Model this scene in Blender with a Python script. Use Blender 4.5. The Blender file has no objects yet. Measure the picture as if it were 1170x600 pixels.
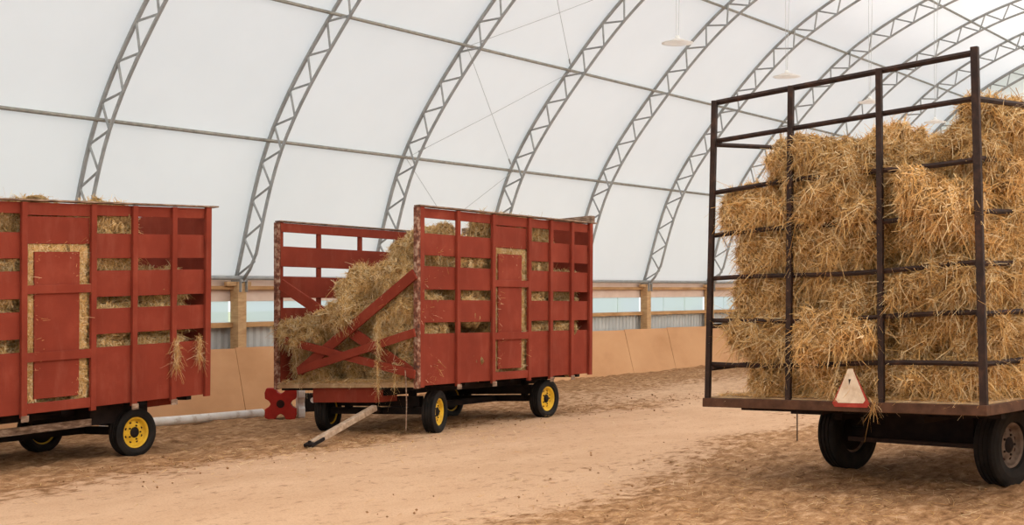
import bpy, math, random
import numpy as np
from mathutils import Vector, Matrix, noise

random.seed(7)
rng = np.random.default_rng(7)
sc = bpy.context.scene
C = sc.collection
PI = math.pi

# World axes: X runs along the arena wall, Y points to that wall, Z is up.
CAM_H = 2.25
YAW = math.radians(36.4)            # camera heading measured from +X towards +Y


def ground(x, y):
    """height of the dirt floor: level in the middle, falling gently to the wall"""
    t = (y - 12.0) / 0.6
    sp = 0.6 * (math.log1p(math.exp(-abs(t))) + max(t, 0.0))
    return -0.035 * sp


# ------------------------------------------------------------------ materials
def new_mat(name):
    m = bpy.data.materials.new(name)
    m.use_nodes = True
    nt = m.node_tree
    b = nt.nodes['Principled BSDF']
    return m, nt, b


def N(nt, t, **kw):
    n = nt.nodes.new(t)
    for k, v in kw.items():
        setattr(n, k, v)
    return n


def ramp(nt, fac, stops):
    r = N(nt, 'ShaderNodeValToRGB')
    while len(r.color_ramp.elements) < len(stops):
        r.color_ramp.elements.new(0.5)
    for e, (p, c) in zip(r.color_ramp.elements, stops):
        e.position = p
        e.color = (*c, 1) if len(c) == 3 else c
    nt.links.new(fac, r.inputs[0])
    return r.outputs[0]


def noise_tex(nt, scale, detail=4, rough=0.55, stretch=None, coord='Object'):
    tc = N(nt, 'ShaderNodeTexCoord')
    n = N(nt, 'ShaderNodeTexNoise')
    n.inputs['Scale'].default_value = scale
    n.inputs['Detail'].default_value = detail
    n.inputs['Roughness'].default_value = rough
    if stretch:
        mp = N(nt, 'ShaderNodeMapping')
        mp.inputs['Scale'].default_value = stretch
        nt.links.new(tc.outputs[coord], mp.inputs[0])
        nt.links.new(mp.outputs[0], n.inputs['Vector'])
    else:
        nt.links.new(tc.outputs[coord], n.inputs['Vector'])
    return n.outputs['Fac']


def bump(nt, b, fac, strength, dist=0.01):
    bp = N(nt, 'ShaderNodeBump')
    bp.inputs['Strength'].default_value = strength
    bp.inputs['Distance'].default_value = dist
    nt.links.new(fac, bp.inputs['Height'])
    nt.links.new(bp.outputs[0], b.inputs['Normal'])


def simple(name, stops, scale=3, rough=0.7, metal=0.0, bmp=0.2, stretch=None, detail=5, dist=0.01):
    m, nt, b = new_mat(name)
    f = noise_tex(nt, scale, detail, 0.6, stretch)
    nt.links.new(ramp(nt, f, stops), b.inputs['Base Color'])
    b.inputs['Roughness'].default_value = rough
    b.inputs['Metallic'].default_value = metal
    b.inputs['Specular IOR Level'].default_value = 0.2
    if bmp:
        bump(nt, b, noise_tex(nt, scale * 6, 4, 0.6, stretch), bmp, dist)
    return m


def red_paint():
    m, nt, b = new_mat('barn_red_paint')
    f = noise_tex(nt, 1.6, 5, 0.6)
    base = ramp(nt, f, [(0.3, (0.185, 0.029, 0.015)), (0.55, (0.225, 0.037, 0.0195)), (0.75, (0.27, 0.052, 0.028))])
    # small worn flecks and dusty scuffs
    f2 = noise_tex(nt, 38, 3, 0.6)
    msk = ramp(nt, f2, [(0.74, (0, 0, 0)), (0.79, (1, 1, 1))])
    mix = N(nt, 'ShaderNodeMix', data_type='RGBA')
    nt.links.new(msk, mix.inputs[0])
    nt.links.new(base, mix.inputs[6])
    mix.inputs[7].default_value = (0.42, 0.24, 0.15, 1)
    f3 = noise_tex(nt, 9, 5, 0.7, (0.5, 0.5, 0.12))
    msk2 = ramp(nt, f3, [(0.52, (0, 0, 0)), (0.8, (0.45, 0.45, 0.45))])
    mix2 = N(nt, 'ShaderNodeMix', data_type='RGBA')
    nt.links.new(msk2, mix2.inputs[0])
    nt.links.new(mix.outputs[2], mix2.inputs[6])
    mix2.inputs[7].default_value = (0.30, 0.085, 0.052, 1)
    nt.links.new(mix2.outputs[2], b.inputs['Base Color'])
    b.inputs['Roughness'].default_value = 0.8
    b.inputs['Specular IOR Level'].default_value = 0.12
    bump(nt, b, noise_tex(nt, 14, 5, 0.6, (1, 1, 6)), 0.25, 0.006)
    return m


def fabric():
    m = bpy.data.materials.new('white_membrane')
    m.use_nodes = True
    nt = m.node_tree
    nt.nodes.clear()
    out = N(nt, 'ShaderNodeOutputMaterial')
    tr = N(nt, 'ShaderNodeBsdfTranslucent')
    df = N(nt, 'ShaderNodeBsdfDiffuse')
    mx = N(nt, 'ShaderNodeMixShader')
    f = noise_tex(nt, 0.35, 4, 0.6)
    c = ramp(nt, f, [(0.3, (0.885, 0.88, 0.875)), (0.7, (0.925, 0.92, 0.915))])
    nt.links.new(c, tr.inputs['Color'])
    nt.links.new(c, df.inputs['Color'])
    mx.inputs[0].default_value = 0.5
    nt.links.new(tr.outputs[0], mx.inputs[1])
    nt.links.new(df.outputs[0], mx.inputs[2])
    nt.links.new(mx.outputs[0], out.inputs['Surface'])
    return m


def pane_mat():
    m = bpy.data.materials.new('pale_polycarbonate')
    m.use_nodes = True
    nt = m.node_tree
    nt.nodes.clear()
    out = N(nt, 'ShaderNodeOutputMaterial')
    tr = N(nt, 'ShaderNodeBsdfTranslucent')
    tp = N(nt, 'ShaderNodeBsdfTransparent')
    mx = N(nt, 'ShaderNodeMixShader')
    f = noise_tex(nt, 0.9, 3, 0.5)
    c = ramp(nt, f, [(0.35, (0.90, 0.94, 0.95)), (0.65, (0.90, 0.95, 0.90))])
    nt.links.new(c, tr.inputs['Color'])
    tp.inputs['Color'].default_value = (0.92, 0.94, 0.93, 1)
    mx.inputs[0].default_value = 0.55
    nt.links.new(tp.outputs[0], mx.inputs[1])
    nt.links.new(tr.outputs[0], mx.inputs[2])
    nt.links.new(mx.outputs[0], out.inputs['Surface'])
    return m


def floor_mat():
    m, nt, b = new_mat('arena_dirt')
    at = N(nt, 'ShaderNodeAttribute', attribute_name='packed')   # where wheels have packed the sand pale
    big = noise_tex(nt, 1.1, 6, 0.65, (0.45, 1.0, 1))
    fine = noise_tex(nt, 7, 8, 0.72, (0.6, 1.0, 1))
    grit = noise_tex(nt, 45, 4, 0.7)
    pale = ramp(nt, big, [(0.3, (0.56, 0.345, 0.205)), (0.7, (0.65, 0.42, 0.265))])
    loose = ramp(nt, fine, [(0.34, (0.19, 0.09, 0.038)), (0.5, (0.38, 0.205, 0.098)), (0.64, (0.56, 0.335, 0.18))])
    mth = N(nt, 'ShaderNodeMath', operation='SUBTRACT')
    nt.links.new(fine, mth.inputs[0])
    mth.inputs[1].default_value = 0.5
    m2 = N(nt, 'ShaderNodeMath', operation='MULTIPLY_ADD')
    nt.links.new(mth.outputs[0], m2.inputs[0])
    m2.inputs[1].default_value = 2.6
    nt.links.new(at.outputs['Fac'], m2.inputs[2])
    fac = ramp(nt, m2.outputs[0], [(0.3, (0, 0, 0)), (0.72, (1, 1, 1))])
    mix = N(nt, 'ShaderNodeMix', data_type='RGBA')
    nt.links.new(fac, mix.inputs[0])
    nt.links.new(loose, mix.inputs[6])
    nt.links.new(pale, mix.inputs[7])
    # gritty speckle
    sp = ramp(nt, grit, [(0.36, (0.66, 0.62, 0.58)), (0.5, (1, 1, 1))])
    mul = N(nt, 'ShaderNodeMix', data_type='RGBA', blend_type='MULTIPLY')
    mul.inputs[0].default_value = 0.55
    nt.links.new(mix.outputs[2], mul.inputs[6])
    nt.links.new(sp, mul.inputs[7])
    nt.links.new(mul.outputs[2], b.inputs['Base Color'])
    b.inputs['Roughness'].default_value = 0.95
    b.inputs['Specular IOR Level'].default_value = 0.1
    bump(nt, b, noise_tex(nt, 12, 8, 0.75, (0.7, 1, 1)), 0.5, 0.03)
    return m


def straw_mat(name, lo, hi):
    m, nt, b = new_mat(name)
    f = noise_tex(nt, 6, 3, 0.6)
    nt.links.new(ramp(nt, f, [(0.3, lo), (0.7, hi)]), b.inputs['Base Color'])
    b.inputs['Roughness'].default_value = 0.75
    b.inputs['Specular IOR Level'].default_value = 0.15
    oi = N(nt, 'ShaderNodeObjectInfo')          # every bale was baled from slightly different hay
    hs = N(nt, 'ShaderNodeHueSaturation')
    mr = N(nt, 'ShaderNodeMapRange'); mr.inputs[3].default_value = 0.82; mr.inputs[4].default_value = 1.08
    nt.links.new(oi.outputs['Random'], mr.inputs[0]); nt.links.new(mr.outputs[0], hs.inputs['Value'])
    nt.links.new(b.inputs['Base Color'].links[0].from_socket, hs.inputs['Color'])
    hs.inputs['Saturation'].default_value = 1.07
    nt.links.new(hs.outputs[0], b.inputs['Base Color'])
    tr = N(nt, 'ShaderNodeBsdfTranslucent')
    nt.links.new(b.inputs['Base Color'].links[0].from_socket, tr.inputs['Color'])
    mx = N(nt, 'ShaderNodeMixShader')
    mx.inputs[0].default_value = 0.22
    nt.links.new(b.outputs[0], mx.inputs[1]); nt.links.new(tr.outputs[0], mx.inputs[2])
    nt.links.new(mx.outputs[0], nt.nodes['Material Output'].inputs['Surface'])
    return m


def tyre_mat():
    return simple('black_rubber', [(0.35, (0.008, 0.007, 0.006)), (0.7, (0.022, 0.017, 0.014))], 5, 0.75, 0, 0.2)


M = {}
M['red'] = red_paint()
M['fabric'] = fabric()
M['pane'] = pane_mat()
M['floor'] = floor_mat()
M['tyre'] = tyre_mat()
M['yellow'] = simple('yellow_rim_paint', [(0.3, (0.55, 0.30, 0.02)), (0.6, (0.75, 0.46, 0.03))], 9, 0.5, 0, 0.1)
M['dullrim'] = simple('dusty_grey_rim', [(0.3, (0.09, 0.06, 0.045)), (0.7, (0.22, 0.16, 0.12))], 9, 0.6, 0.2, 0.1)
M['chassis'] = simple('greasy_dark_steel', [(0.3, (0.006, 0.004, 0.004)), (0.7, (0.022, 0.013, 0.010))], 5, 0.8, 0.0, 0.2)
M['rust'] = simple('rusty_dark_steel', [(0.3, (0.018, 0.011, 0.009)), (0.55, (0.034, 0.018, 0.013)), (0.75, (0.075, 0.034, 0.021))], 8, 0.7, 0.0, 0.2)
M['brownsteel'] = simple('brown_painted_channel', [(0.3, (0.055, 0.024, 0.013)), (0.7, (0.12, 0.055, 0.030))], 6, 0.6, 0.1, 0.2)
M['galv'] = simple('galvanised_steel', [(0.3, (0.27, 0.28, 0.275)), (0.7, (0.40, 0.405, 0.395))], 4, 0.5, 0.1, 0.05)
M['purlin'] = simple('weathered_purlin_steel', [(0.3, (0.22, 0.215, 0.19)), (0.7, (0.38, 0.36, 0.31))], 6, 0.55, 0.2, 0.05)
M['cable'] = simple('grey_cable', [(0.3, (0.42, 0.42, 0.41)), (0.7, (0.5, 0.5, 0.49))], 4, 0.5, 0.2, 0)
M['weathered'] = simple('weathered_wood', [(0.3, (0.10, 0.06, 0.04)), (0.5, (0.24, 0.15, 0.10)), (0.68, (0.45, 0.33, 0.24))], 7, 0.85, 0, 0.5, (1, 1, 4))
M['chipped'] = simple('chipped_corner_wood', [(0.36, (0.07, 0.03, 0.02)), (0.5, (0.20, 0.07, 0.04)), (0.62, (0.40, 0.27, 0.19))], 11, 0.85, 0, 0.5, (1, 1, 1))
M['tongue'] = simple('bare_grey_wood', [(0.3, (0.28, 0.18, 0.11)), (0.7, (0.6, 0.45, 0.33))], 7, 0.85, 0, 0.5, (2, 2, 2))
M['deck'] = simple('dusty_deck_board', [(0.3, (0.30, 0.17, 0.08)), (0.7, (0.52, 0.36, 0.2))], 5, 0.85, 0, 0.4)
M['kick'] = simple('plywood_kickboard', [(0.28, (0.52, 0.27, 0.125)), (0.5, (0.60, 0.325, 0.16)), (0.78, (0.65, 0.365, 0.185))], 0.6, 0.75, 0, 0.1, (1, 1, 1.6), 6)
M['timber'] = simple('yellow_pine', [(0.3, (0.42, 0.24, 0.11)), (0.7, (0.64, 0.42, 0.22))], 4, 0.75, 0, 0.2, (1, 1, 4))
M['girt'] = simple('amber_pine_girt', [(0.3, (0.36, 0.19, 0.075)), (0.7, (0.58, 0.34, 0.16))], 4, 0.75, 0, 0.2, (0.4, 1, 1))
M['pinkboard'] = simple('pale_pink_board', [(0.3, (0.66, 0.49, 0.39)), (0.7, (0.76, 0.60, 0.50))], 2, 0.75, 0, 0.1)
M['corr'] = simple('grey_corrugated_sheet', [(0.3, (0.42, 0.43, 0.42)), (0.7, (0.56, 0.56, 0.54))], 1.5, 0.5, 0.2, 0.05)
M['white'] = simple('scuffed_white_paint', [(0.30, (0.55, 0.46, 0.38)), (0.45, (0.80, 0.76, 0.70)), (0.7, (0.90, 0.88, 0.84))], 5, 0.65, 0, 0.3)
M['bright'] = simple('bright_red_paint', [(0.3, (0.33, 0.018, 0.010)), (0.7, (0.46, 0.03, 0.018))], 5, 0.55, 0, 0.2)
M['hole'] = simple('dark_socket', [(0.3, (0.02, 0.008, 0.006)), (0.7, (0.05, 0.015, 0.01))], 5, 0.8)
M['lampwhite'] = simple('cream_enamel', [(0.3, (0.84, 0.83, 0.78)), (0.7, (0.90, 0.89, 0.86))], 3, 0.4)
M['cream'] = simple('faded_cream_sheet', [(0.3, (0.58, 0.42, 0.28)), (0.6, (0.80, 0.66, 0.50))], 9, 0.6)
M['sign_red'] = simple('faded_red_border', [(0.3, (0.30, 0.03, 0.02)), (0.7, (0.46, 0.07, 0.045))], 9, 0.5)
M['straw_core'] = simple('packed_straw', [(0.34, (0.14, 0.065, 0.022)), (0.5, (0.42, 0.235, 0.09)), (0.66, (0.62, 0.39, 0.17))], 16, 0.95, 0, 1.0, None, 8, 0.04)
M['straw_a'] = straw_mat('straw_gold', (0.66, 0.40, 0.165), (0.80, 0.52, 0.24))
M['straw_b'] = straw_mat('straw_pale', (0.82, 0.60, 0.33), (0.92, 0.74, 0.48))
M['straw_c'] = straw_mat('straw_brown', (0.38, 0.19, 0.065), (0.55, 0.31, 0.12))
M['grass'] = simple('field_grass', [(0.3, (0.19, 0.21, 0.13)), (0.7, (0.32, 0.34, 0.24))], 0.5, 0.9)
lw = M['lampwhite'].node_tree
_t = N(lw, 'ShaderNodeBsdfTranslucent'); _t.inputs['Color'].default_value = (0.93, 0.93, 0.92, 1)
_m = N(lw, 'ShaderNodeMixShader'); _m.inputs[0].default_value = 0.6
lw.links.new(lw.nodes['Principled BSDF'].outputs[0], _m.inputs[1]); lw.links.new(_t.outputs[0], _m.inputs[2])
lw.links.new(_m.outputs[0], lw.nodes['Material Output'].inputs['Surface'])
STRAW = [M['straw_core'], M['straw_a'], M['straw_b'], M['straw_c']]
# the heap and boxed hay is a drier, more olive straw
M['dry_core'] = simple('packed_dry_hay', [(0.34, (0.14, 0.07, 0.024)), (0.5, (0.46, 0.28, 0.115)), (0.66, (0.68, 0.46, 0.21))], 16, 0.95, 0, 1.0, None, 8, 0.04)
M['dry_a'] = straw_mat('dry_hay_gold', (0.70, 0.45, 0.19), (0.84, 0.58, 0.28))
M['dry_b'] = straw_mat('dry_hay_pale', (0.84, 0.65, 0.38), (0.94, 0.79, 0.54))
M['dry_c'] = straw_mat('dry_hay_brown', (0.42, 0.23, 0.08), (0.60, 0.36, 0.15))
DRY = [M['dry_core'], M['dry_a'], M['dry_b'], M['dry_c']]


# ------------------------------------------------------------------ mesh helpers
class MB:
    def __init__(s):
        s.v, s.f = [], []

    def add(s, vs, fs):
        o = len(s.v)
        s.v += [tuple(p) for p in vs]
        s.f += [tuple(i + o for i in f) for f in fs]
        return s

    def hexa(s, p):
        """8 corners: bottom 0-3 (ccw), top 4-7"""
        return s.add(p, [(3, 2, 1, 0), (4, 5, 6, 7), (0, 1, 5, 4), (1, 2, 6, 5), (2, 3, 7, 6), (3, 0, 4, 7)])

    def box(s, x0, x1, y0, y1, z0, z1):
        return s.hexa([(x0, y0, z0), (x1, y0, z0), (x1, y1, z0), (x0, y1, z0),
                       (x0, y0, z1), (x1, y0, z1), (x1, y1, z1), (x0, y1, z1)])

    def bar(s, p, q, w, h, up=(0, 0, 1)):
        """rectangular bar from p to q, w across, h along up"""
        p, q = Vector(p), Vector(q)
        d = (q - p).normalized()
        u = Vector(up)
        side = d.cross(u).normalized() * (w / 2)
        u2 = side.cross(d).normalized() * (h / 2)
        c = []
        for e in (p, q):
            c += [e - side - u2, e + side - u2, e + side + u2, e - side + u2]
        return s.add(c, [(3, 2, 1, 0), (4, 5, 6, 7), (0, 1, 5, 4), (1, 2, 6, 5), (2, 3, 7, 6), (3, 0, 4, 7)])

    def tube(s, pts, r, n=6, closed_ends=True):
        pts = [Vector(p) for p in pts]
        rings = []
        ref = None
        for i, p in enumerate(pts):
            d = (pts[min(i + 1, len(pts) - 1)] - pts[max(i - 1, 0)]).normalized()
            if ref is None:
                ref = Vector((0, 0, 1)) if abs(d.z) < 0.9 else Vector((1, 0, 0))
            u = d.cross(ref).normalized()
            w = d.cross(u).normalized()
            ref = -w if False else ref
            rr = r[i] if isinstance(r, (list, tuple)) else r
            rings.append([p + u * (rr * math.cos(2 * PI * k / n)) + w * (rr * math.sin(2 * PI * k / n)) for k in range(n)])
        vs = [v for ring in rings for v in ring]
        fs = []
        for i in range(len(rings) - 1):
            for k in range(n):
                a, b_ = i * n + k, i * n + (k + 1) % n
                fs.append((a, b_, b_ + n, a + n))
        if closed_ends:
            fs.append(tuple(range(n))[::-1])
            fs.append(tuple(range((len(rings) - 1) * n, len(rings) * n)))
        return s.add(vs, fs)

    def lathe(s, prof, mat, n=40, close=False, caps=True):
        """profile of (axial, radius) spun about local Y, then placed by matrix"""
        vs = []
        for a, r in prof:
            for k in range(n):
                t = 2 * PI * k / n
                vs.append(mat @ Vector((r * math.cos(t), a, r * math.sin(t))))
        fs = []
        m = len(prof)
        for i in range(m if close else m - 1):
            j = (i + 1) % m
            for k in range(n):
                fs.append((i * n + k, j * n + k, j * n + (k + 1) % n, i * n + (k + 1) % n))
        if not close and caps:
            if prof[0][1] > 1e-4:
                fs.append(tuple(range(n)))
            if prof[-1][1] > 1e-4:
                fs.append(tuple(range((m - 1) * n, m * n))[::-1])
        return s.add(vs, fs)


def worldloc(o):
    l = Vector((0, 0, 0))
    while o is not None:
        l += o.location
        o = o.parent
    return l


def tag(o, label=None, cat=None, group=None, kind=None):
    if label: o['label'] = label
    if cat: o['category'] = cat
    if group: o['group'] = group
    if kind: o['kind'] = kind
    return o


def thing(name, loc, label, cat, group=None):
    o = bpy.data.objects.new(name, None)
    o.empty_display_size = 0.2
    C.objects.link(o)
    o.location = loc
    return tag(o, label, cat, group)


def obj(name, mb, mat, parent=None, smooth=False, bevel=0.0, loc=None, label=None):
    off = worldloc(parent) if parent else Vector(loc or (0, 0, 0))
    me = bpy.data.meshes.new(name)
    me.from_pydata([(p[0] - off.x, p[1] - off.y, p[2] - off.z) for p in mb.v], [], mb.f)
    if smooth:
        me.polygons.foreach_set('use_smooth', [True] * len(me.polygons))
    me.materials.append(mat)
    o = bpy.data.objects.new(name, me)
    C.objects.link(o)
    if parent:
        o.parent = parent
    elif loc:
        o.location = loc
    import bmesh
    bm = bmesh.new(); bm.from_mesh(me); bmesh.ops.recalc_face_normals(bm, faces=bm.faces); bm.to_mesh(me); bm.free()
    if bevel:
        md = o.modifiers.new('bevel', 'BEVEL')
        md.width = bevel; md.segments = 2; md.limit_method = 'ANGLE'
    if label: o['label'] = label
    return o


class Frame:
    """a slightly racked box: eight world corners, addressed in metres"""
    def __init__(s, c, L, W, H):
        s.c = [[[Vector(c[i][j][k]) for k in (0, 1)] for j in (0, 1)] for i in (0, 1)]
        s.L, s.W, s.H = L, W, H

    def m(s, x, y, z):
        a, b, c = x / s.L, y / s.W, z / s.H
        r = Vector((0, 0, 0))
        for i, wa in ((0, 1 - a), (1, a)):
            for j, wb in ((0, 1 - b), (1, b)):
                for k, wc in ((0, 1 - c), (1, c)):
                    r += s.c[i][j][k] * (wa * wb * wc)
        return r

    def box(s, mb, x0, x1, y0, y1, z0, z1):
        return mb.hexa([s.m(*p) for p in [(x0, y0, z0), (x1, y0, z0), (x1, y1, z0), (x0, y1, z0),
                                          (x0, y0, z1), (x1, y0, z1), (x1, y1, z1), (x0, y1, z1)]])


# ------------------------------------------------------------------ straw
def strands(n, pos, nrm, length=(0.08, 0.24), width=(0.004, 0.009), out=0.35, droop=0.35, up=None, seg=4):
    """returns verts, quads, material index for n bent straw ribbons rooted at pos"""
    rnd = rng.normal(size=(n, 3))
    t = rnd - nrm * np.sum(rnd * nrm, 1, keepdims=True)
    t /= np.linalg.norm(t, axis=1, keepdims=True) + 1e-9
    o = rng.uniform(-0.1, 1.0, (n, 1)) ** 2 * out * np.where(rng.random((n, 1)) < 0.12, 2.2, 1)
    d = t + nrm * o
    d /= np.linalg.norm(d, axis=1, keepdims=True)
    L = rng.uniform(*length, (n, 1))
    bend = rng.normal(size=(n, 3)) * 0.36
    bend[:, 2] -= droop * rng.uniform(0.2, 1.0, n)
    bend -= nrm * 0.15
    side = np.cross(d, rng.normal(size=(n, 3)) * 0.5 + nrm)
    side /= np.linalg.norm(side, axis=1, keepdims=True) + 1e-9
    w = rng.uniform(*width, (n, 1))
    V = np.zeros((n, seg + 1, 2, 3))
    for k in range(seg + 1):
        s_ = k / seg
        c = pos + (d * (s_ - 0.35) + bend * (s_ ** 2 - 0.12)) * L
        ww = w * (1 - 0.6 * s_) * 0.5
        V[:, k, 0] = c - side * ww
        V[:, k, 1] = c + side * ww
    base = np.arange(n)[:, None] * (2 * (seg + 1))
    F = []
    for k in range(seg):
        F.append(np.concatenate([base + 2 * k, base + 2 * k + 1, base + 2 * k + 3, base + 2 * k + 2], 1))
    F = np.stack(F, 1).reshape(-1, 4)
    mi = rng.choice([1, 1, 1, 2, 2, 3], n)
    return V.reshape(-1, 3), F, np.repeat(mi, seg)


def np_mesh(name, V, F, MI, mats):
    me = bpy.data.meshes.new(name)
    me.vertices.add(len(V)); me.vertices.foreach_set('co', V.ravel())
    me.loops.add(len(F) * 4); me.loops.foreach_set('vertex_index', F.ravel().astype(np.int32))
    me.polygons.add(len(F)); me.polygons.foreach_set('loop_start', np.arange(0, len(F) * 4, 4, dtype=np.int32))
    me.polygons.foreach_set('loop_total', np.full(len(F), 4, dtype=np.int32))
    for m_ in mats: me.materials.append(m_)
    me.polygons.foreach_set('material_index', MI.astype(np.int32))
    me.update(calc_edges=True)
    me.validate()
    return me


def bale_mesh(name, seed, dims, n, mats, lump=0.05, shag=1.0, rnd=6.0, cy=None, cz=None):
    """a loosely tied bale: lumpy rounded block of packed straw with loose stems all over"""
    lx, ly, lz = [d / 2 for d in dims]
    res = (22, 12, 11)
    V, F = [], []
    index = {}

    def vert(i, j, k):
        key = (i, j, k)
        if key in index: return index[key]
        u = Vector((2 * i / res[0] - 1, 2 * j / res[1] - 1, 2 * k / res[2] - 1))
        # superellipsoid rounding
        p = (abs(u.x) ** rnd + abs(u.y) ** rnd + abs(u.z) ** rnd) ** (1 / rnd)
        mx = max(abs(u.x), abs(u.y), abs(u.z))
        u = u * (mx / p)
        q = Vector((u.x * lx, u.y * ly, u.z * lz))
        s_ = Vector((seed * 7.3, seed * 3.1, 0))
        dn = noise.noise(q * 3.2 + s_) * lump * 1.3 + noise.noise(q * 9 + s_) * lump * 0.8 + noise.noise(q * 24 + s_) * lump * 0.35
        # slices (flakes) along the bale
        dn += 0.25 * lump * math.sin(q.x * 34 + 3 * noise.noise(q * 4 + s_))
        nn = Vector((u.x ** 3, u.y ** 3, u.z ** 3)).normalized()
        q = q + nn * (dn - 0.02)
        index[key] = len(V); V.append(q[:]); return index[key]
    for a, b, c in ((0, 1, 2), (1, 2, 0), (2, 0, 1)):
        for side in (0, res[c]):
            for i in range(res[a]):
                for j in range(res[b]):
                    quad = []
                    for di, dj in ((0, 0), (1, 0), (1, 1), (0, 1)):
                        t = [0, 0, 0]; t[a] = i + di; t[b] = j + dj; t[c] = side
                        quad.append(vert(*t))
                    F.append(quad if side else quad[::-1])
    V = np.array(V); F = np.array(F)
    # area-weighted roots
    P = V[F]
    e1, e2 = P[:, 1] - P[:, 0], P[:, 3] - P[:, 0]
    nr = np.cross(e1, e2); ar = np.linalg.norm(nr, axis=1); nr /= ar[:, None] + 1e-12
    cen = P.mean(1)
    pick = rng.choice(len(F), n, p=ar / ar.sum())
    uv = rng.random((n, 2, 1))
    pos = P[pick, 0] + e1[pick] * uv[:, 0] + e2[pick] * uv[:, 1] + nr[pick] * 0.006
    sv, sf, sm = strands(n, pos, nr[pick], (0.06, 0.25), (0.005, 0.012), 0.42 * shag, 0.8)
    if cy is not None: sv[:, 1] = np.clip(sv[:, 1], -ly - cy, ly + cy)      # stems flattened where the bale is pressed on a board
    if cz is not None: sv[:, 2] = np.maximum(sv[:, 2], -lz - cz)
    VV = np.concatenate([V, sv]); FF = np.concatenate([F, sf + len(V)])
    MI = np.concatenate([np.zeros(len(F), int), sm])
    return np_mesh(name, VV, FF, MI, mats)


BALE_D = (1.04, 0.52, 0.47)
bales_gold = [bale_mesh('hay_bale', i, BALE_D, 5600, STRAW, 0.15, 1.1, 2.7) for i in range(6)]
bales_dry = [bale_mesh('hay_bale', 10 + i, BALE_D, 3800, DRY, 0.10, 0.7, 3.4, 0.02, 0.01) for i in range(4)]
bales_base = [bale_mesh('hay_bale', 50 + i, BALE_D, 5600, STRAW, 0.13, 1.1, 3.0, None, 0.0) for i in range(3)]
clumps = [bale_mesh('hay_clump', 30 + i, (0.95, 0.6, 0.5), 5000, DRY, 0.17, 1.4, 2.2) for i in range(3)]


def put_bale(pool, loc, rz, tilt=(0, 0), scale=(1, 1, 1), label='', group=None, name='hay_bale', cat='hay bale', flip=True):
    o = bpy.data.objects.new(name, random.choice(pool))
    C.objects.link(o)
    o.location = loc
    if flip and random.random() < 0.5: rz += PI
    o.rotation_euler = (tilt[0], tilt[1], rz)
    o.scale = scale
    return tag(o, label, cat, group)


# ------------------------------------------------------------------ building shell
YW = 21.5                      # plane of the knee wall under the arches
YM = 8.75                      # ridge line
X0, X1 = -7.0, 53.25
half = [(21.5, 2.4), (20.45, 5.4), (18.6, 7.85), (16.4, 9.9), (13.75, 11.3), (11.3, 12.0), (8.75, 12.2)]
prof_c = half + [(2 * YM - y, z) for y, z in half[-2::-1]]


def catmull(P, per):
    out = []
    P = [Vector((*p, 0)) for p in P]
    Q = [P[0] * 2 - P[1]] + P + [P[-1] * 2 - P[-2]]
    for i in range(1, len(Q) - 2):
        for k in range(per):
            t = k / per
            a, b, c, d = Q[i - 1], Q[i], Q[i + 1], Q[i + 2]
            out.append(0.5 * ((2 * b) + (c - a) * t + (2 * a - 5 * b + 4 * c - d) * t * t + (3 * b - a - 3 * c + d) * t ** 3))
    out.append(P[-1])
    return out


fine = catmull(prof_c, 12)     # outer chord
arc = [0.0]
for p, q in zip(fine, fine[1:]): arc.append(arc[-1] + (q - p).length)


def on_arch(s, inset=0.0):
    s = max(0.0, min(arc[-1], s))
    i = max(0, min(len(fine) - 2, next((k for k in range(len(arc) - 1) if arc[k + 1] >= s), len(fine) - 2)))
    t = (s - arc[i]) / (arc[i + 1] - arc[i])
    p = fine[i].lerp(fine[i + 1], t)
    j0, j1 = max(0, i - 2), min(len(fine) - 1, i + 3)
    d = (fine[j1] - fine[j0]).normalized()
    nrm = Vector((-d.y, d.x))      # towards the inside for a run from the wall up
    nrm = Vector((d.y * -1, d.x * 1))
    if (Vector((YM, 4)) - Vector((p.x, p.y))).dot(nrm) < 0: nrm = -nrm
    return Vector((p.x + nrm.x * inset, p.y + nrm.y * inset))


def structure(name, mb, mat, smooth=False, bevel=0):
    o = obj(name, mb, mat, None, smooth, bevel)
    o['kind'] = 'structure'
    return o


# membrane: one curved skin laid over the arches, pulled in slightly between them
TX = [19.13 + 4.26 * (i - 1) for i in range(-5, 9)]          # arch positions; index 5 is X = 14.87
mb = MB()
nx = 140
prof = [on_arch(s, -0.05) for s in np.linspace(0, arc[-1], 72)]
for i in range(nx + 1):
    x = X0 + (X1 - X0) * i / nx
    ph = ((x - 19.13) / 4.26) % 1.0
    sag = 0.035 * math.sin(PI * ph)
    for j, p in enumerate(prof):
        n_ = (Vector((YM, 5)) - Vector((p.x, p.y))).normalized() * sag
        mb.v.append((x, p.x + n_.x, p.y + n_.y))
m_ = len(prof)
for i in range(nx):
    for j in range(m_ - 1):
        a = i * m_ + j
        mb.f.append((a, a + 1, a + m_ + 1, a + m_))
structure('ceiling', mb, M['fabric'], True)

# gable ends
for nm, x in (('wall_front', X1), ('wall_back', X0)):
    mb = MB()
    pts = [(x, p.x, p.y) for p in prof]
    mb.v = pts + [(x, p[1], -0.5) for p in pts]
    k = len(pts)
    mb.f = [(i, i + 1, k + i + 1, k + i) for i in range(k - 1)]
    structure(nm, mb, M['fabric'])

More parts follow.
